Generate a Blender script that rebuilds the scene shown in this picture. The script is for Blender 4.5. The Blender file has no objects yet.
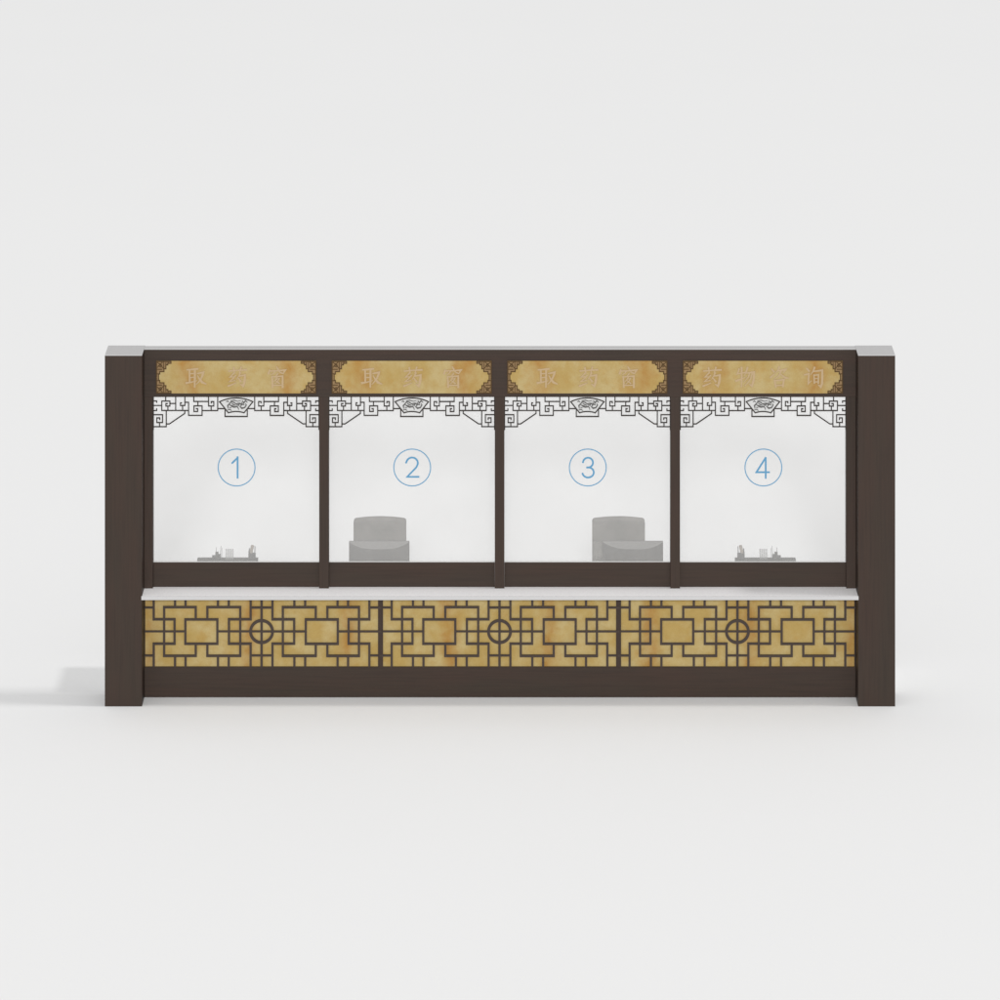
import bpy, bmesh, math
from mathutils import Vector
S = bpy.context.scene
C = S.collection

# ------------------------------------------------------------------ camera, light, exposure
CAM_D, FPX, HOR = 30.0, 4380.0, -750.0          # distance to the pillar fronts, focal length and horizon in photo pixels
CAM_Z = (706.5 - HOR) * CAM_D / FPX
cd = bpy.data.cameras.new('camera'); cam = bpy.data.objects.new('camera', cd); C.objects.link(cam)
cam.location = (0, -CAM_D, CAM_Z); cam.rotation_euler = (math.radians(90), 0, 0)
cd.sensor_width = 36.0; cd.lens = 36.0 * FPX / 1000.0
cd.shift_y = (HOR - 500.0) / 1000.0              # a rising-front (shift) lens: verticals stay parallel
cd.clip_start = 0.5; cd.clip_end = 1000
S.camera = cam

w = bpy.data.worlds.new('World'); S.world = w; w.use_nodes = True
bg = w.node_tree.nodes['Background']; bg.inputs[0].default_value = (1, 1, 1, 1); bg.inputs[1].default_value = 0.605

ld = bpy.data.lights.new('studio_lamp', 'AREA'); ld.shape = 'DISK'; ld.size = 60.0; ld.energy = 800000; ld.color = (1, .995, .985)
lo = bpy.data.objects.new('studio_lamp', ld); C.objects.link(lo)
lo.location = (264, -16, 540)
lo.rotation_euler = (Vector((0, 0, 0)) - Vector(lo.location)).to_track_quat('-Z', 'Y').to_euler()

ld2 = bpy.data.lights.new('added_front_fill', 'AREA'); ld2.shape = 'DISK'; ld2.size = 60.0; ld2.energy = 1800000  # added fill lamp along the camera direction, lifts shade on floor and fronts
lo2 = bpy.data.objects.new('added_front_fill', ld2); C.objects.link(lo2)
lo2.location = (0, -455, 152)
lo2.rotation_euler = (Vector((0, 0, 0)) - Vector(lo2.location)).to_track_quat('-Z', 'Y').to_euler()

S.view_settings.view_transform = 'Standard'; S.view_settings.look = 'None'
S.view_settings.exposure = 0.0; S.view_settings.gamma = 1.0; S.view_settings.use_curve_mapping = False

# ------------------------------------------------------------------ helpers
def X(px, d): return (px - 500.0) * (CAM_D + d) / FPX
def Z(py, d): return CAM_Z - (py - HOR) * (CAM_D + d) / FPX
def lin(h):
    v = [int(h[i:i + 2], 16) / 255 for i in (0, 2, 4)]
    return tuple(c / 12.92 if c <= .04045 else ((c + .055) / 1.055) ** 2.4 for c in v)

def dim(h, k): return tuple(k * v for v in lin(h))
def mat(name, col, rough=.5, spec=.3, alpha=1.0):
    m = bpy.data.materials.new(name); m.use_nodes = True
    b = m.node_tree.nodes['Principled BSDF']
    b.inputs['Base Color'].default_value = (*col, 1); b.inputs['Roughness'].default_value = rough
    b.inputs['Specular IOR Level'].default_value = spec; b.inputs['Alpha'].default_value = alpha
    return m

def N(m, t, **kw):
    n = m.node_tree.nodes.new(t)
    for k, v in kw.items():
        if k in n.inputs.keys(): n.inputs[k].default_value = v
        else: setattr(n, k, v)
    return n
def L(m, a, b): m.node_tree.links.new(a, b)

def coords(m, scale):
    g = N(m, 'ShaderNodeNewGeometry'); mp = N(m, 'ShaderNodeMapping'); mp.inputs['Scale'].default_value = scale
    L(m, g.outputs['Position'], mp.inputs['Vector']); return mp.outputs[0]

def mixc(m, fac, a, b, mode='MIX'):
    x = N(m, 'ShaderNodeMix'); x.data_type = 'RGBA'; x.blend_type = mode
    for s, v in ((x.inputs[0], fac), (x.inputs[6], a), (x.inputs[7], b)):
        if hasattr(v, 'is_linked'): L(m, v, s)
        elif isinstance(v, (int, float)): s.default_value = v
        else: s.default_value = (*v, 1)
    return x.outputs[2]

def ramp(m, src, a, b, v0=0., v1=1.):
    r = N(m, 'ShaderNodeMapRange'); r.inputs[1].default_value = a; r.inputs[2].default_value = b
    r.inputs[3].default_value = v0; r.inputs[4].default_value = v1
    L(m, src, r.inputs[0]); return r.outputs[0]

def wood(name, horizontal=False, k=1.0):
    m = mat(name, (.04, .03, .02), .5, .18)
    b = m.node_tree.nodes['Principled BSDF']
    sc = (2.2, 60, 70) if horizontal else (70, 60, 2.2)
    g = N(m, 'ShaderNodeTexNoise', Scale=1.0, Detail=6.0, Roughness=.6); L(m, coords(m, sc), g.inputs['Vector'])
    sc2 = (1.2, 5, 7) if horizontal else (7, 5, 1.2)
    h = N(m, 'ShaderNodeTexNoise', Scale=1.0, Detail=3.0); L(m, coords(m, sc2), h.inputs['Vector'])
    c = mixc(m, ramp(m, h.outputs[0], .25, .75), tuple(k * v for v in (.0395, .0232, .0170)), tuple(k * v for v in (.0325, .0238, .0176)))
    c = mixc(m, ramp(m, g.outputs[0], .45, .80, 0, .7), c, tuple(k * v for v in (.022, .015, .012)))
    L(m, c, b.inputs['Base Color'])
    bp = N(m, 'ShaderNodeBump', Strength=.08, Distance=.002); L(m, g.outputs[0], bp.inputs['Height']); L(m, bp.outputs[0], b.inputs['Normal'])
    return m

def MN(m, op, a, b=0.0, c=0.0):
    n = N(m, 'ShaderNodeMath'); n.operation = op
    for q, v in enumerate((a, b, c)):
        if hasattr(v, 'is_linked'): L(m, v, n.inputs[q])
        else: n.inputs[q].default_value = v
    return n.outputs[0]
def parchment(name, x0, period, wd, seed, base='DABE84', alt='CFAC66', tint=(.545, .575, .57)):
    """aged gold sheet; every sheet of the print carries orange stains at the same spots (x0, then one per period)"""
    m = mat(name, (.6, .42, .15), .55, .2); b = m.node_tree.nodes['Principled BSDF']
    v0 = coords(m, (1, 1, 1))
    mp = N(m, 'ShaderNodeMapping'); mp.inputs['Location'].default_value = (seed, seed * .37, seed * 1.7); L(m, v0, mp.inputs[0]); v = mp.outputs[0]
    def noise(sc, dt, ro, di=0., scl=(1, 1, 1)):
        n = N(m, 'ShaderNodeTexNoise', Scale=sc, Detail=dt, Roughness=ro, Distortion=di)
        q = N(m, 'ShaderNodeMapping'); q.inputs['Scale'].default_value = scl; L(m, v, q.inputs[0]); L(m, q.outputs[0], n.inputs['Vector']); return n.outputs[0]
    n1 = noise(7, 4, .5); n2 = noise(22, 5, .65); n3 = noise(7, 4, .55, 0, (1, 1, .7)); n4 = noise(150, 3, .7); n5 = noise(9, 5, .6)
    sp = N(m, 'ShaderNodeSeparateXYZ'); L(m, v0, sp.inputs[0])
    x = MN(m, 'ADD', sp.outputs[0], MN(m, 'MULTIPLY', MN(m, 'SUBTRACT', n5, .5), wd * 2.2))
    u = MN(m, 'ABSOLUTE', MN(m, 'WRAP', MN(m, 'SUBTRACT', x, x0), period / 2, -period / 2))
    st = MN(m, 'MULTIPLY', ramp(m, u, wd, 0., 0, 1), ramp(m, n3, .38, .60, .28, 1.))
    c = mixc(m, ramp(m, n1, .38, .62), lin(base), lin(alt))
    c = mixc(m, ramp(m, n2, .45, .80, 0, .55), c, lin('C39A50'))
    c = mixc(m, ramp(m, n5, .55, .75, 0, .45), c, lin('CE9C46'))
    c = mixc(m, MN(m, 'MULTIPLY', st, .68), c, lin('BC7C28'))
    c = mixc(m, ramp(m, n4, .35, .8, 0, .20), c, lin('8A6526'))
    c = mixc(m, 1.0, c, tint, 'MULTIPLY')
    L(m, c, b.inputs['Base Color']); return m

M_POST = wood('dark_wood_vertical'); M_RAIL = wood('dark_wood_horizontal', True)
M_LAT = mat('dark_lattice_bars', (.043, .031, .025), .5, .2)
M_CAP = mat('grey_unfinished_top', (.50, .50, .50), .7, .2)
b_ = M_CAP.node_tree.nodes['Principled BSDF']
n_ = N(M_CAP, 'ShaderNodeTexNoise', Scale=30.0, Detail=5.0)
L(M_CAP, coords(M_CAP, (1, 1, 1)), n_.inputs['Vector'])
L(M_CAP, mixc(M_CAP, n_.outputs[0], (.45, .445, .445), (.50, .495, .495)), b_.inputs['Base Color'])
M_GOLD = parchment('stained_gold_panel', X(148.5, .2), 100.3 * 30.2 / FPX, .085, 3.1)
M_LETTER = mat('rose_gold_lettering', dim('CCAF86', .60), .4, .35)
M_ORN = mat('brown_ornament_fill', dim('9E8059', .62), .6, .2)
M_ORNL = mat('brown_ornament_line', dim('5A4220', .62), .6, .2)
M_THIN = mat('black_fretwork', (.024, .019, .016), .5, .2)
M_FAN = mat('pale_medallion', (.50, .50, .493), .5, .2)
M_FANL = mat('grey_relief', (.085, .083, .08), .6, .2)
M_BLUE = mat('blue_film', dim('66A4CC', .64), .5, .2)
M_STONE = mat('white_speckled_stone', (.76, .745, .745), .35, .35)
n_ = N(M_STONE, 'ShaderNodeTexNoise', Scale=90.0, Detail=5.0, Roughness=.7); L(M_STONE, coords(M_STONE, (1, 1, 1)), n_.inputs['Vector'])
L(M_STONE, mixc(M_STONE, ramp(M_STONE, n_.outputs[0], .4, .7), (.88, .865, .865), (.78, .765, .77)), M_STONE.node_tree.nodes['Principled BSDF'].inputs['Base Color'])
M_EDGE_SHADE = mat('shaded_stone_edge', (.44, .435, .435), .4, .3)  # shade put into the colour: slab front darkened against the front lamp
M_GLASS = mat('milky_window_glass', (.88, .875, .865), .12, .2, .165)
n_ = N(M_GLASS, 'ShaderNodeTexNoise', Scale=2.6, Detail=4.0); L(M_GLASS, coords(M_GLASS, (1, 1, 1)), n_.inputs['Vector'])
L(M_GLASS, mixc(M_GLASS, ramp(M_GLASS, n_.outputs[0], .35, .65), (.73, .725, .715), (.68, .675, .665)), M_GLASS.node_tree.nodes['Principled BSDF'].inputs['Base Color'])
M_DESK = mat('white_desk', (.80, .80, .79), .5, .3)
def fabric(name, a, b2, sc):
    m = mat(name, a, .8, .2); n = N(m, 'ShaderNodeTexNoise', Scale=sc, Detail=5.0, Roughness=.65); L(m, coords(m, (1, 1, 1)), n.inputs['Vector'])
    L(m, mixc(m, ramp(m, n.outputs[0], .35, .65), a, b2), m.node_tree.nodes['Principled BSDF'].inputs['Base Color']); return m
M_CHAIR = fabric('grey_chair_fabric', (.175, .164, .146), (.118, .113, .097), 9)
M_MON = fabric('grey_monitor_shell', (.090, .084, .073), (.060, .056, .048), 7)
M_MON_LIT = mat('lit_shell_top', (.175, .169, .157), .6, .2)  # highlight put into the colour: monitor top painted paler than its shell
M_ARM = fabric('lighter_arm_fabric', (.170, .160, .144), (.14, .134, .118), 14)
M_BEAD = mat('pale_glazing_bead', (.62, .61, .60), .5, .2, .5)
M_SCREEN = mat('dark_screen', (.03, .03, .035), .2, .5)
M_METAL = mat('grey_metal', (.2, .2, .2), .35, .5)
M_TRAY = fabric('grey_tray', (.085, .08, .073), (.07, .067, .062), 20)
M_JAR = mat('clear_glass_beaker', (.42, .42, .41), .15, .4, .45)
M_DARK = mat('dark_grey_plastic', (.06, .058, .055), .5, .3)
M_TAN = mat('tan_paper', (.30, .26, .22), .7, .2)
M_FLOOR = mat('white_studio_floor', (.80, .80, .80), .9, .0)
n_ = N(M_FLOOR, 'ShaderNodeTexNoise', Scale=.35, Detail=3.0); L(M_FLOOR, coords(M_FLOOR, (1, 1, 1)), n_.inputs['Vector'])
L(M_FLOOR, mixc(M_FLOOR, n_.outputs[0], (.806, .806, .806), (.796, .796, .796)), M_FLOOR.node_tree.nodes['Principled BSDF'].inputs['Base Color'])

def box(bm, x0, x1, y0, y1, z0, z1):
    v = [bm.verts.new(p) for p in ((x0, y0, z0), (x1, y0, z0), (x1, y1, z0), (x0, y1, z0), (x0, y0, z1), (x1, y0, z1), (x1, y1, z1), (x0, y1, z1))]
    for f in ((0, 1, 5, 4), (1, 2, 6, 5), (2, 3, 7, 6), (3, 0, 4, 7), (4, 5, 6, 7), (3, 2, 1, 0)):
        bm.faces.new([v[i] for i in f])

def link(name, bm, m, parent=None, bevel=0, label=None, smooth=False, seg=1):
    bmesh.ops.recalc_face_normals(bm, faces=bm.faces)
    if bevel: bmesh.ops.bevel(bm, geom=list(bm.edges), offset=bevel, segments=seg, affect='EDGES', profile=.5)
    if smooth:
        for f in bm.faces: f.smooth = True
    me = bpy.data.meshes.new(name); bm.to_mesh(me); bm.free(); me.materials.append(m)
    o = bpy.data.objects.new(name, me); C.objects.link(o)
    if parent:
        o.parent = parent
        o.matrix_parent_inverse = MI(parent)
    if label: o['label'] = label
    return o

def world_loc(o):
    v = Vector(o.location)
    p = o.parent
    while p is not None:
        v = v + Vector(p.location); p = p.parent if p.parent else None
    return v
from mathutils import Matrix
def MI(p):
    # every empty only translates; meshes are authored in world space
    t = Vector((0, 0, 0)); q = p
    while q is not None:
        t += Vector(q.location) if q.type == 'EMPTY' else Vector((0, 0, 0)); q = q.parent
    return Matrix.Translation(-t) if p.type == 'EMPTY' else Matrix.Identity(4)

def tag(o, label, cat, group=None):
    o['label'] = label; o['category'] = cat
    if group: o['group'] = group
    return o
def thing(name, loc, label, cat, group=None):
    o = bpy.data.objects.new(name, None); C.objects.link(o); o.location = loc; o.empty_display_size = .2
    return tag(o, label, cat, group)
def bx(name, x0, x1, y0, y1, z0, z1, m, parent, bevel=0, label=None, seg=1):
    bm = bmesh.new(); box(bm, x0, x1, y0, y1, z0, z1); return link(name, bm, m, parent, bevel, label, seg=seg)

class Ink:
    """line work lying on a vertical plane: every stroke a real raised ribbon; successive strokes sit a hair prouder"""
    def __init__(s, d, thick, ox=0.0, oy=0.0, k=1.0): s.bm = bmesh.new(); s.d = d; s.t = thick; s.n = 0; s.ox = ox; s.oy = oy; s.k = k
    def stroke(s, pts, wd, square=True, closed=False, taper=None):
        """pts in pixels (x, y[, width])"""
        P = [(s.ox + p[0] * s.k, s.oy + p[1] * s.k, (p[2] if len(p) > 2 else wd) * (s.k if len(p) > 2 else 1)) for p in pts]
        d = s.d; f = (CAM_D + d) / FPX
        V = [Vector((X(p[0], d), Z(p[1], d))) for p in P]; W = [p[2] * f / 2 for p in P]
        n = len(V)
        if square and not closed:
            a = (V[0] - V[1]).normalized(); b = (V[-1] - V[-2]).normalized(); V[0] = V[0] + a * W[0]; V[-1] = V[-1] + b * W[-1]
        y0 = d - s.t - (s.n % 37) * .00012; y1 = d; s.n += 1
        rows = []
        for i in range(n):
            if closed: a, b = V[i] - V[i - 1], V[(i + 1) % n] - V[i]
            else:
                a = V[i] - V[i - 1] if i else V[1] - V[0]; b = V[i + 1] - V[i] if i < n - 1 else a
            a = a.normalized(); b = b.normalized(); na = Vector((-a.y, a.x)); nb = Vector((-b.y, b.x)); m = na + nb
            if m.length < .3: m = na
            m = m.normalized(); c = max(.45, m.dot(na)); o = m * (W[i] / c)
            l, r = V[i] + o, V[i] - o
            rows.append([s.bm.verts.new((l.x, y0, l.y)), s.bm.verts.new((r.x, y0, r.y)), s.bm.verts.new((r.x, y1, r.y)), s.bm.verts.new((l.x, y1, l.y))])
        rng = range(n) if closed else range(n - 1)
        for i in rng:
            A, B = rows[i], rows[(i + 1) % n]
            for j in range(4): s.bm.faces.new((A[j], A[(j + 1) % 4], B[(j + 1) % 4], B[j]))
        if not closed: s.bm.faces.new(rows[0]); s.bm.faces.new(rows[-1][::-1])
    def h(s, y, x0, x1, wd): s.stroke([(x0, y), (x1, y)], wd)
    def v(s, x, y0, y1, wd): s.stroke([(x, y0), (x, y1)], wd)
    def ring(s, cx, cy, r, wd, n=64): s.stroke([(cx + r * math.cos(2 * math.pi * i / n), cy + r * math.sin(2 * math.pi * i / n)) for i in range(n)], wd, closed=True)
    def poly(s, pts):
        d = s.d; y0 = d - s.t - (s.n % 37) * .00012; s.n += 1
        A = [s.bm.verts.new((X(s.ox + p[0] * s.k, d), y0, Z(s.oy + p[1] * s.k, d))) for p in pts]
        B = [s.bm.verts.new((a.co.x, d, a.co.z)) for a in A]
        s.bm.faces.new(A); s.bm.faces.new(B[::-1]); n = len(A)
        for i in range(n): s.bm.faces.new((A[i], A[(i + 1) % n], B[(i + 1) % n], B[i]))

# ------------------------------------------------------------------ floor
bm = bmesh.new(); v = [bm.verts.new(p) for p in ((-300, -60, 0), (300, -60, 0), (300, 400, 0), (-300, 400, 0))]; bm.faces.new(v)
fl = link('floor', bm, M_FLOOR); fl['kind'] = 'structure'; fl['label'] = 'seamless white studio floor'

# ------------------------------------------------------------------ the pharmacy counter
CTR = thing('pharmacy_counter', (0, .13, 0), 'long dark brown pharmacy counter with four glazed service windows, gold signs and gold lattice base', 'service counter')
PH = Z(355.2, 0); PD = .266
XI = X(142, 0); XO = X(104.8, 0); XRI = X(858.1, 0); XRO = X(895.2, 0)
DF, DB, DS, DG = .166, .252, .200, .2085      # post front, frame back, sill front, glass plane
for a, b in ((XO, XI), (XRI, XRO)):
    p = bx('pillar', a, b, 0, PD, 0, PH - .004, M_POST, CTR, .0015)
    bx('pillar_cap', a, b, 0, PD, PH - .0035, PH, M_CAP, p)
# header across the windows
zh0, zh1 = Z(397.0, DF), PH
p = bx('header_board', XI + .001, XRI - .001, DF, DB, zh0, zh1 - .004, M_RAIL, CTR)
bx('header_cap', XI + .001, XRI - .001, DF, DB, zh1 - .0035, zh1, M_CAP, p)
ztop = Z(596.3, -.008); zct = ztop
CX = [236.2, 411.8, 587.4, 763.0]
# posts
zs0 = zct + .0005; zs1 = Z(562.5, DS)
bx('end_post', XI + .001, X(152.9, DF), DF, DB, zs0, zh0 - .0005, M_POST, CTR, .001)
bx('end_post', X(846.2, DF), XRI - .001, DF, DB, zs0, zh0 - .0005, M_POST, CTR, .001)
for c in (324.0, 499.6, 675.2):
    bx('mullion', X(c - 4.8, DF), X(c + 4.8, DF), DF, DB, zs0, zh0 - .0005, M_POST, CTR, .001)
edges = [152.9, 319.2, 328.8, 494.8, 504.4, 670.4, 680.0, 846.2]
for i in range(4):
    bx('window_sill', X(edges[2 * i], DF) + .0005, X(edges[2 * i + 1], DF) - .0005, DS, .215, zs0, zs1, M_RAIL, CTR, .001)
# countertop slab
bx('countertop_shaded_front', X(141.3, -.008), X(858.6, -.008), -.008, -.0005, zct - .0265, zct - .0003, M_EDGE_SHADE, CTR, .0012)  # front face of the slab, split off to carry its painted shade
bx('countertop', XI + .001, XRI - .001, -.0004, .27, zct - .0265, zct, M_STONE, CTR)
# base
DP = .186
bx('kick_board', XI + .001, XRI - .001, DP, DP + .05, 0.001, Z(667, DP), M_RAIL, CTR, .001)
zp0 = Z(667, DP) + .0005; zp1 = zct - .027
for a, b in ((XI + .001, X(145, DP)), (X(854.4, DP), XRI - .001)):
    bx('base_stile', a, b, DP, DP + .05, zp0, zp1, M_POST, CTR)
BC = [261.6, 499.5, 737.4]; ed = [145.0, 380.5, 618.6, 854.4]
for i, c in enumerate(BC):
    pn = bx('gold_panel', X(ed[i], DP) + .0005, X(ed[i + 1], DP) - .0005, DP + .012, DP + .03, zp0, zp1, M_GOLD, CTR, 0,
            ['gold panel with an orange stained left end', 'middle gold panel with orange streaks', 'gold panel with an orange stained right end'][i])
    k = Ink(DP + .0118, .011)
    W, T = 2.2, 1.7
    lft, rgt = ed[i] + (0 if i == 0 else 0), ed[i + 1]
    top, bot = 595.0, 666.4
    k.h(594.2, ed[i] + 1, ed[i + 1] - 1, 2.2)
    for s in (-1, 1):
        def xx(o): return c + s * o           # offsets measured from the bay centre
        endx = lft if s < 0 else rgt
        bxc = 60.2
        R = lambda a, b: (min(xx(a), xx(b)), max(xx(a), xx(b)))
        # square box
        k.stroke([(xx(44.2), 619.2), (xx(76.2), 619.2), (xx(76.2), 643.5), (xx(44.2), 643.5)], W, closed=True)
        # middle line: outer edge to box, box to ring
        k.h(631.1, *sorted((endx, xx(77.2))), T); k.h(631.1, *R(43.2, 0), T)
        # hooked frames above and below the box
        for ys in (-1, 1):
            ye = 631.2 + ys * 24.3; yb = 631.2 + ys * 12.2; yt = top if ys < 0 else bot
            k.stroke([(xx(97.4), 631.2), (xx(97.4), ye), (xx(65.8), ye), (xx(65.8), yb + ys * 1)], W, square=False)
            k.stroke([(xx(21.3), 631.2), (xx(21.3), ye), (xx(54.2), ye), (xx(54.2), yb + ys * 1)], W, square=False)
            # small squares and risers
            k.stroke([(xx(87.0), 631.2), (xx(87.0), yb), (xx(107.8), yb), (xx(107.8), yt)], W, square=False)
            k.stroke([(xx(32.6), 631.2), (xx(32.6), yb), (xx(10.9), yb), (xx(10.9), yt)], W, square=False)
            # stubs
            for sx_ in (86.5, 76.0, 43.6, 32.8): k.stroke([(xx(sx_), ye + ys * 1.1), (xx(sx_), yt)], W, square=False)
            k.h(ye - ys * .3, *sorted((endx, xx(108.8))), T + .2)
            if s > 0: k.h(ye - ys * .3, c - 10, c + 10, T + .2)
    k.stroke([(c, top), (c, bot)], W + .2, square=False)
    k.ring(c, 631.3, 11.0, 2.8)
    lat = link('lattice', k.bm, M_LAT, pn)
# thick uprights between the panels
for c in (380.5, 618.6):
    bx('base_upright', X(c - 2.5, DP), X(c + 2.5, DP), DP - .001, DP + .0105, zp0, zp1, M_POST, CTR)

# ------------------------------------------------------------------ brush characters (100 x 100 box, y down, third value = stroke width)
CH = {
 'take': [[(4, 13, 6), (30, 11, 8), (56, 8, 9)], [(16, 12, 8), (17, 74, 9)], [(43, 9, 9), (43, 60, 10), (42, 99, 7)], [(17, 32, 6), (42, 31, 6)], [(17, 52, 6), (42, 50, 6)],
          [(1, 79, 10), (25, 75, 7), (54, 67, 3)], [(56, 31, 6), (86, 25, 9), (84, 34, 10), (74, 58, 8), (62, 74, 6), (50, 86, 3)], [(57, 42, 4), (66, 58, 8), (80, 76, 11), (99, 84, 5)]],
 'medicine': [[(7, 19, 7), (50, 15, 6), (93, 13, 9)], [(31, 3, 8), (35, 28, 6)], [(68, 1, 8), (60, 28, 5)],
              [(30, 31, 7), (22, 40, 6), (13, 49, 7), (31, 48, 5)], [(41, 41, 6), (26, 58, 6), (10, 72, 7), (38, 66, 5)], [(5, 94, 9), (24, 87, 7), (43, 78, 3)],
              [(64, 29, 8), (57, 44, 6), (46, 60, 3)], [(58, 44, 6), (88, 39, 9), (87, 58, 11), (84, 78, 11), (78, 95, 10), (64, 85, 3)], [(55, 56, 5), (66, 70, 10)]],
 'window': [[(47, -2, 5), (54, 9, 9)], [(11, 14, 6), (6, 31, 9)], [(13, 19, 6), (50, 17, 6), (91, 14, 9), (82, 29, 4)], [(38, 21, 7), (32, 29, 5), (20, 37, 3)], [(60, 21, 4), (70, 28, 7), (80, 31, 6)],
            [(52, 33, 7), (42, 45, 4)], [(23, 47, 7), (26, 74, 8), (26, 99, 9)], [(25, 48, 6), (77, 44, 8), (77, 70, 9), (77, 100, 9)], [(27, 91, 6), (76, 90, 6)],
            [(48, 51, 6), (42, 61, 5), (33, 71, 3)], [(42, 60, 4), (60, 56, 6), (52, 70, 5), (36, 85, 3)], [(42, 66, 4), (60, 80, 7)]],
 'thing': [[(16, 9, 8), (11, 24, 6), (3, 38, 3)], [(11, 32, 6), (46, 26, 7)], [(29, 2, 9), (29, 50, 8), (28, 97, 6)], [(2, 68, 10), (24, 60, 7), (47, 50, 3)],
           [(58, 3, 9), (52, 24, 7), (42, 42, 3)], [(51, 29, 6), (92, 24, 9), (91, 45, 10), (88, 70, 10), (80, 95, 10), (67, 85, 3)],
           [(69, 29, 7), (62, 50, 6), (40, 74, 3)], [(83, 29, 7), (74, 58, 6), (60, 78, 5), (44, 93, 3)]],
 'consult': [[(11, 9, 5), (22, 21, 9)], [(7, 50, 9), (16, 42, 6), (27, 31, 3)], [(49, -1, 9), (43, 13, 6), (33, 27, 3)], [(42, 17, 6), (82, 11, 9), (71, 29, 3)],
             [(57, 20, 8), (52, 36, 6), (42, 48, 5), (25, 58, 3)], [(55, 32, 4), (70, 46, 8), (82, 53, 9), (96, 54, 4)],
             [(26, 65, 7), (32, 98, 8)], [(29, 67, 6), (73, 62, 9), (68, 97, 7)], [(33, 92, 6), (67, 90, 6)]],
 'inquire': [[(13, 5, 5), (24, 18, 10)], [(2, 38, 6), (25, 32, 8), (23, 56, 8), (22, 82, 8), (38, 68, 3)],
             [(53, 2, 9), (46, 20, 7), (34, 37, 3)], [(47, 21, 6), (92, 15, 9), (92, 50, 11), (91, 82, 11), (84, 99, 10), (71, 88, 3)],
             [(50, 39, 7), (52, 78, 8)], [(52, 40, 6), (73, 37, 7), (72, 79, 8)], [(52, 57, 5), (72, 56, 5)], [(53, 74, 6), (71, 73, 6)]],
}
SIGN = [[('take', -40), ('medicine', 1.2), ('window', 41)]] * 3 + [[('medicine', -50.8), ('thing', -17.3), ('consult', 16.2), ('inquire', 50.8)]]
DSG = DF - .006
M_SIGN = [parchment('stained_gold_sign', X(c - 49, DF), 100.0 * 30.16 / FPX, .12, 8.4 - X(c, DF), 'D6BC82', 'CDAC68', (.56, .58, .59)) for c in CX]
LABS = ['gold sign reading 取药窗 over the first window', 'gold sign reading 取药窗 over the second window', 'gold sign reading 取药窗 over the third window', 'gold sign reading 药物咨询 over the fourth window']
for i, c in enumerate(CX):
    cc = c - .1
    sg = bx('sign_board', X(cc - 79.9, DSG), X(cc + 79.9, DSG), DSG, DF - .0003, Z(393.4, DSG), Z(361.0, DSG), M_SIGN[i], CTR, 0, LABS[i])
    for nm, off in SIGN[i]:
        hgt = 19.8; k = Ink(DSG - .0002, .003, cc + off - hgt * .49, 367.2, hgt / 100.)
        for st in CH[nm]: k.stroke([(p[0], p[1], p[2] * 1.12) for p in st], 5)
        link('character', k.bm, M_LETTER, sg)
    for sx in (1, -1):
        for sy in (1, -1):
            ox, oy = cc - sx * 79.9, 377.2 - sy * 16.2
            def q(pts): return [(ox + sx * a, oy + sy * b) for a, b in pts]
            k = Ink(DSG - .0002, .0012)
            ol = [(14.8, 0.1), (14.8, 2.3), (11.6, 2.3), (11.6, 3.9), (9.7, 3.9), (9.7, 7.8), (7.8, 7.8), (7.8, 10.6), (3.6, 10.6), (3.6, 13.0), (2.4, 13.0), (2.4, 16.1)]
            k.poly(q([(.1, .1)] + ol + [(.1, 16.1)]))
            orn = link('corner_ornament', k.bm, M_ORN, sg)
            k = Ink(DSG - .0016, .0022); lw = .95
            k.stroke(q(ol), lw, square=False)
            k.stroke(q([(.4, 16.1), (.4, .4), (14.8, .4)]), 1.0, square=False)
            for a in ([(7.5, .8), (7.5, 7.8)], [(1.4, 1.4), (7.8, 7.8)], [(6.0, 1.4), (1.4, 6.2)], [(.8, 8.3), (5.6, 8.3)], [(9.7, 1.8), (9.7, 4)], [(12.0, 1.0), (12.0, 2.4)],
                      [(.8, 12.8), (3.6, 12.8)], [(3.5, 2.6), (5.6, 4.4)], [(2.2, 4.6), (4.4, 6.0)]): k.stroke(q(a), lw * .8)
            link('ornament_line', k.bm, M_ORNL, orn)

# ------------------------------------------------------------------ glass, numbers, hanging fretwork
NUM = [
 [[(-4.3, -4.6), (.9, -9.6)], [(1.0, -10.3), (1.0, 10.1)]],
 [[(-6.0 + .0, -5.0)] + [(-.1 + 5.75 * math.cos(math.radians(a)), -4.4 + 5.6 * math.sin(math.radians(a))) for a in range(-170, 21, 15)] + [(4.2, -.3), (-5.0, 9.3), (6.3, 9.3)]],
 [[(.0 + 5.0 * math.cos(math.radians(a)) + .2, -4.9 + 4.9 * math.sin(math.radians(a))) for a in range(-175, 86, 15)] + [(-.6, .05)],
  [(-.6, -.05)] + [(.3 + 5.7 * math.cos(math.radians(a)), 4.9 + 5.1 * math.sin(math.radians(a))) for a in range(-75, 171, 15)]],
 [[(2.3, 10.3), (2.3, -9.4)], [(2.1, -9.6), (-7.0, 4.7), (5.6, 4.7)]],
]
NL = ['pane marked with a circled blue 1', 'pane marked with a circled blue 2', 'pane marked with a circled blue 3', 'pane marked with a circled blue 4']
LW = 1.12
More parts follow.
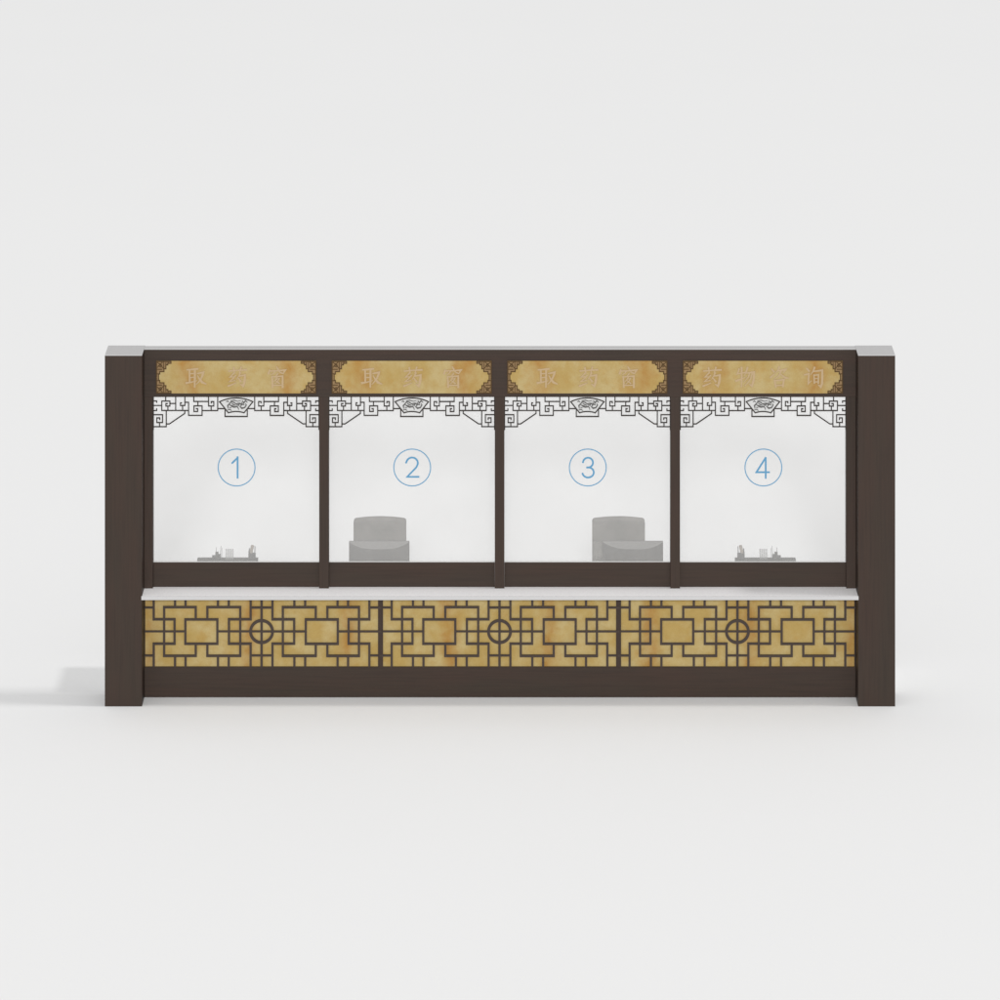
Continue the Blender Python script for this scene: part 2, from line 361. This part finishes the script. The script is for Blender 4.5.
FRET = [ # left half, x measured from photo column of window one (centre 236.1)
 [(154, 400.9), (156.6, 400.9), (156.6, 402.2)], [(154, 410.5), (156.6, 410.5), (156.6, 408.8)], [(154, 405.4), (161.7, 405.4)], [(165.6, 395), (165.6, 401)],
 [(161.7, 410.4), (161.7, 401), (169.8, 401), (169.8, 406), (165.8, 406), (165.8, 403.5), (167.3, 403.5)], [(167.8, 406), (167.8, 410.4)],
 [(169.8, 403.4), (175.6, 403.4)], [(175.6, 395), (175.6, 410.4)], [(161.7, 410.4), (188.5, 410.4)],
 [(184.8, 395), (184.8, 405.4), (180.4, 405.4), (180.4, 402.8), (181.4, 402.8)], [(182.5, 405.4), (182.5, 410.4)],
 [(184.8, 402.2), (188.5, 402.2), (188.5, 415.3), (202, 415.3), (202, 405.8), (193.9, 405.8), (193.9, 411.4), (197.6, 411.4), (197.6, 408.6), (196.3, 408.6)],
 [(193.7, 395), (193.7, 401.4), (208.5, 401.4)], [(197.8, 401.4), (197.8, 405.8)], [(202, 410.5), (217.6, 410.5), (217.6, 395)],
 [(208.5, 395), (208.5, 405.9), (213.7, 405.9), (213.7, 401.5), (211.2, 401.5), (211.2, 402.8)], [(211.1, 405.9), (211.1, 410.5)], [(217.6, 408.5), (223.9, 408.5)],
 [(166.2, 410.4), (166.2, 426.6), (154, 426.6)], [(154, 414.6), (162.5, 414.6), (162.5, 422.4), (156.8, 422.4), (156.8, 417.8), (159.7, 417.8), (159.7, 419.4)],
 [(159.5, 422.4), (159.5, 426.6)], [(184.7, 410.4), (184.7, 413.3), (169.3, 423.8), (166.2, 423.8)],
]
DL = .2045
def arc(cx, cy, r, a0, a1, n=14): return [(cx + r * math.sin(math.radians(a0 + (a1 - a0) * j / n)), cy - r * math.cos(math.radians(a0 + (a1 - a0) * j / n))) for j in range(n + 1)]
for i, c in enumerate(CX):
    gl = bx('window_pane', X(edges[2 * i], DF) + .0005, X(edges[2 * i + 1], DF) - .0005, DG, DG + .006, zs1 + .0005, zh0 - .001 + .03, M_GLASS, CTR, 0, NL[i])
    bx('glazing_bead', X(edges[2 * i], DF) + .0006, X(edges[2 * i + 1], DF) - .0006, .2035, DG - .0004, zs1 + .0003, zs1 + .0072, M_BEAD, gl)
    nx = c + .4
    k = Ink(DG - .0003, .0015); k.ring(nx, 467.5, 18.4, .95, 96); link('number_ring', k.bm, M_BLUE, gl)
    k = Ink(DG - .0003, .0015, nx, 467.5, 1.0)
    for st in NUM[i]: k.stroke([(p[0], p[1]) for p in st], 1.75)
    link('numeral', k.bm, M_BLUE, gl)
    # hanging fretwork
    k = Ink(DL, .004)
    for s in (1, -1):
        f = lambda x: c + s * (x - 236.1)
        for st in FRET: k.stroke([(f(x), y) for x, y in st], LW)
        k.stroke([(f(153.0), 394), (f(153.0), 429.8)], 1.7, square=False)
        k.v(f(225.0), 409.5, 416.4, LW)
    k.h(416.4, c - 11.1, c + 11.1, LW + .1)
    fw = link('hanging_fretwork', k.bm, M_THIN, CTR)
    # fan medallion
    R1, R2 = 39.0, 24.5
    a1 = 25.4
    cy = 397.9 + R1
    up = arc(c, cy, R1, -a1, a1); a2 = 18.6; lo_ = arc(c, 411.5 + R2, R2, a2, -a2)
    k = Ink(DL - .003, .002); k.poly(up + lo_); fan = link('fan_medallion', k.bm, M_FAN, fw)
    k = Ink(DL - .0052, .003); k.stroke(up + lo_, 1.15, closed=True); link('medallion_rim', k.bm, M_THIN, fan)
    k = Ink(DL - .0052, .0022, c - 236.1, 0)
    for st in ([(228.0, 408.6, .5), (227.6, 405.6, 1.0), (229.6, 403.6, .9), (231, 401.4, .5)],
               [(229.5, 404.8, .4), (232.2, 406.2, 1.5), (234.2, 407.0, 1.2), (237.2, 406.6, .8), (238.4, 408.5, .6), (238.6, 410.0, .3)],
               [(230.4, 400.9, .5), (234, 400.2, .7), (237.5, 401.3, .5), (240.8, 400.6, .4)],
               [(233, 402.2, .5), (236, 403.8, .8), (239.5, 403.2, .9), (241.6, 404.6, 1.0), (240.6, 406.2, .6)],
               [(242, 400.4, .5), (243.6, 403.0, .9), (245.4, 400.7, .9), (247.4, 402.4, .5)],
               [(239.4, 406.2, .4), (241.8, 408.2, 1.2), (244.6, 407.6, .9), (246.2, 405.0, .8), (245.4, 403.4, .4)],
               [(226, 401.8, .4), (227.6, 400.9, .7), (228.6, 402.2, .4)], [(227.4, 410.0, .4), (229.6, 409.2, .7), (231.6, 410.6, .4)],
               [(230.2, 402.6, .4), (232.0, 401.8, .8), (234.6, 402.4, .5)], [(236.4, 405.0, .5), (238.8, 405.2, .9), (239.2, 403.9, .5)], [(241.2, 402.0, .4), (242.4, 404.4, .8), (244.4, 404.8, .5)], [(229.0, 407.2, .4), (231.2, 407.8, .6)],
               [(231.4, 403.2, .4), (233.6, 404.6, .8), (235.8, 405.4, .4)]):
        k.stroke([(a, b, d_ * 1.35) for a, b, d_ in st], 1, square=False)
    link('relief_carving', k.bm, M_FANL, fan)

# ------------------------------------------------------------------ desk behind the windows
DZ = .752
DK = thing('desk', (0, .54, 0), 'long white desk running behind the service windows', 'desk')
xl, xr = X(112, .5), X(888, .5)
bx('desk_top', xl, xr, .285, .81, DZ - .03, DZ, M_DESK, DK, .002)
for a in (xl, xr - .03): bx('side_panel', a, a + .03, .287, .798, .001, DZ - .0305, M_DESK, DK)
for j in range(1, 4):
    a = xl + (xr - xl) * j / 4; bx('support_panel', a, a + .03, .287, .798, .001, DZ - .0305, M_DESK, DK)

# ------------------------------------------------------------------ chairs and monitors
def D_shell(bm, cx, halfw, y_far, bulge, z0, z1, n=20):
    ring = [(cx + halfw, y_far), (cx - halfw, y_far)]
    ring += [(cx - halfw, y_far - .02)]
    for j in range(1, n): 
        t = -1 + 2 * j / n; ring.append((cx + halfw * t, y_far - .02 - bulge * (1 - abs(t) ** 3.0)))
    ring += [(cx + halfw, y_far - .02)]
    A = [bm.verts.new((x, y, z0)) for x, y in ring]; B = [bm.verts.new((x, y, z1)) for x, y in ring]
    # belly: the shell leans in towards its top
    m = len(ring)
    bm.faces.new(B); bm.faces.new(A[::-1])
    for j in range(m): bm.faces.new((A[j], A[(j + 1) % m], B[(j + 1) % m], B[j]))

def make_monitor(cpx, label):
    yf = .56; cx = X(cpx, yf); z1 = Z(541.6, yf); hw = 30.2 * (CAM_D + yf) / FPX
    t = thing('computer_monitor', (cx, yf - .06, DZ), label, 'monitor', 'computer monitors on the desk')
    bm = bmesh.new(); D_shell(bm, cx, hw, yf, .165, DZ + .035, z1); sh = link('shell', bm, M_MON, t, .003)
    bm = bmesh.new(); D_shell(bm, cx, hw - .003, yf - .001, .163, z1 + .0003, z1 + .0028); link('lit_top_plate', bm, M_MON_LIT, sh)  # thin plate added to carry the painted highlight on the shell's top
    bx('bezel', cx - hw, cx + hw, yf + .0005, yf + .012, DZ + .03, z1 + .003, M_MON, t, .002)
    bx('screen', cx - hw + .015, cx + hw - .015, yf + .0125, yf + .014, DZ + .045, z1 - .012, M_SCREEN, t)
    bx('stand', cx - .10, cx + .10, yf - .13, yf + .04, DZ + .0005, DZ + .012, M_MON, t, .003)
    bx('neck', cx - .03, cx + .03, yf - .07, yf - .03, DZ + .0125, DZ + .036, M_MON, t)
    return t

def rounded_back(bm, cx, hw, y0, y1, z0, z1, r, arch, n=8):
    pts = [(cx - hw, z0), (cx + hw, z0)]
    for j in range(n + 1):
        a = math.radians(90 * j / n); pts.append((cx + hw - r + r * math.cos(a), z1 - arch - r + r * math.sin(a)))
    for j in range(1, 12):
        t = 1 - 2 * j / 12; pts.append((cx + (hw - r) * t, z1 - arch * t * t))
    for j in range(n + 1):
        a = math.radians(90 + 90 * j / n); pts.append((cx - hw + r + r * math.cos(a), z1 - arch - r + r * math.sin(a)))
    A = [bm.verts.new((x, y0, z)) for x, z in pts]; B = [bm.verts.new((x, y1, z)) for x, z in pts]; m = len(pts)
    bm.faces.new(A); bm.faces.new(B[::-1])
    for j in range(m): bm.faces.new((A[j], A[(j + 1) % m], B[(j + 1) % m], B[j]))

def make_chair(cpx, label):
    yb = 1.36; cx = X(cpx, yb); z1 = Z(516.0, yb + .085); hw = 26.3 * (CAM_D + yb) / FPX
    t = thing('office_chair', (cx, yb - .22, 0), label, 'chair', 'grey chairs behind the desk')
    bm = bmesh.new(); rounded_back(bm, cx, hw, yb, yb + .09, .50, z1, .022, .012); link('backrest', bm, M_CHAIR, t, .006, seg=2)
    ya = yb - .44
    bx('seat', cx - hw, cx + hw, ya, yb - .002, .42, .51, M_CHAIR, t, .02, seg=3)
    for s in (-1, 1):
        a, b = sorted((cx + s * hw, cx + s * (hw - .065)))
        bx('armrest', a, b, ya + .10, yb - .002, .515, .735, M_ARM, t, .015, seg=3)
    bm = bmesh.new(); bmesh.ops.create_cone(bm, cap_ends=True, segments=20, radius1=.03, radius2=.03, depth=.36, matrix=Matrix.Translation((cx, yb - .22, .24)))
    link('column', bm, M_METAL, t)
    for j in range(5):
        a = math.radians(90 + 72 * j); p = Vector((cx, yb - .22, .055)); e = p + Vector((math.cos(a), math.sin(a), 0)) * .28
        bm = bmesh.new(); mtx = Matrix.Translation((p + e) / 2) @ Matrix.Rotation(a, 4, 'Z')
        bmesh.ops.create_cube(bm, size=1, matrix=mtx @ Matrix.Diagonal((.28, .035, .03, 1)))
        lg = link('leg', bm, M_METAL, t)
        bm = bmesh.new(); bmesh.ops.create_uvsphere(bm, u_segments=12, v_segments=8, radius=.02, matrix=Matrix.Translation((e.x, e.y, .021)))
        link('castor', bm, M_DARK, lg)
    return t

make_monitor(379.3, 'grey monitor on the desk behind window 2, straight in front of a chair')
make_monitor(632.8, 'grey monitor on the desk behind window 3, set to the right of a chair')
make_chair(379.8, 'grey padded chair behind window 2, centred behind its monitor')
make_chair(618.7, 'grey padded chair behind window 3, standing left of its monitor with one armrest showing')

# ------------------------------------------------------------------ trays with beakers and small tools
def cyl(bm, x, y, z0, z1, r, seg=16, r2=None, lean=0.0, leany=0.0):
    h = z1 - z0
    mt = Matrix.Translation((x + lean / 2, y, (z0 + z1) / 2)) @ Matrix.Rotation(math.atan2(lean, h), 4, 'Y')
    bmesh.ops.create_cone(bm, cap_ends=True, segments=seg, radius1=r, radius2=r if r2 is None else r2, depth=h, matrix=mt)

def desk_set(c0, s, win):
    """s = +1: pen holder cluster to the right; -1 mirrored"""
    yt = .745; f = (CAM_D + yt) / FPX
    def x(o): return X(c0 + s * o, yt)
    side = 'window ' + win
    a, b = sorted((x(-30.3), x(30.3)))
    tr = thing('desk_tray', ((a + b) / 2, yt + .03, DZ), 'low grey tray on the desk behind ' + side, 'tray', 'trays on the desk')
    zt = Z(557.4, yt + .062)
    bx('tray_base', a, b, yt, yt + .062, DZ + .0005, zt - .006, M_TRAY, tr, .002)
    bx('tray_rim', a, b, yt, yt + .003, zt - .0055, zt, M_TRAY, tr); bx('tray_rim', a, b, yt + .059, yt + .062, zt - .0055, zt, M_TRAY, tr)
    for e in (a, b - .003): bx('tray_rim', e, e + .003, yt + .0035, yt + .0585, zt - .0055, zt, M_TRAY, tr)
    z0 = zt - .0055; H = .018; yc = yt + .03
    # block of slim clear vials
    for j in range(4):
        q = x(-2.6 + 2.1 * j + 1.2); bm = bmesh.new(); cyl(bm, q, yc, z0, z0 + H + .056, .0066, 14, lean=s * .002)
        tag(link('vial', bm, M_JAR), 'slim clear vial in the row of four behind ' + side + ', ' + ['outermost', 'second', 'third', 'nearest the dark holder'][j], 'vial', 'vials on the trays')
    # dark holder with leaning tan packets in a clear beaker
    hx = x(24.4)
    hd = thing('pen_holder', (hx, yc, z0), 'dark holder with leaning tan packets on the tray behind ' + side, 'holder', 'holders on the trays')
    bx('holder_block', hx - 3.6 * f, hx + 3.6 * f, yc - .015, yc + .015, z0 + .0003, z0 + H + .028, M_DARK, hd, .003)
    bm = bmesh.new(); cyl(bm, hx - s * .008, yc, z0 + H + .0285, z0 + H + .082, .011, 12, lean=s * .012); link('packet', bm, M_TAN, hd)
    bm = bmesh.new(); cyl(bm, hx + s * .017, yc, z0 + .002, z0 + H + .075, .0035, 8, lean=s * .004); link('pen', bm, M_METAL, hd)
    bm = bmesh.new(); cyl(bm, hx - s * .022, yc - .004, z0 + H + .0305, z0 + H + .062, .0035, 8, lean=s * .004); link('pen', bm, M_DARK, hd)
    # small stand with thin rods
    qx = x(-10.6)
    st = thing('rod_stand', (qx, yc, z0), 'small stepped stand with thin upright rods on the tray behind ' + side, 'stand', 'rod stands on the trays')
    bm = bmesh.new(); box(bm, *sorted((qx - s * .034, qx - s * .012)), yc - .012, yc + .012, z0 + .0003, z0 + H + .010)
    link('lower_step', bm, M_DARK, st)
    bm = bmesh.new(); box(bm, *sorted((qx - s * .0115, qx + s * .009)), yc - .012, yc + .012, z0 + .0003, z0 + H + .034); link('upright_block', bm, M_TRAY, st)
    bm = bmesh.new(); box(bm, *sorted((qx + s * .0095, qx + s * .026)), yc - .012, yc + .012, z0 + .0003, z0 + H + .018); link('step', bm, M_DARK, st)
    for o, hh, ln in ((-.006, .068, .001), (.022, .078, .006), (.031, .062, .003)):
        zb = z0 + (H + .0345 if o < 0 else H + .0185 if o < .025 else .0003)
        bm = bmesh.new(); cyl(bm, qx + s * o, yc, zb, z0 + H + hh, .0018, 8, lean=s * ln); link('rod', bm, M_METAL, st)

desk_set(227.4, 1, '1')
desk_set(765.6, -1, '4')

S.render.engine = 'CYCLES'
S.cycles.max_bounces = 10; S.cycles.transparent_max_bounces = 12
S.cycles.use_denoising = True
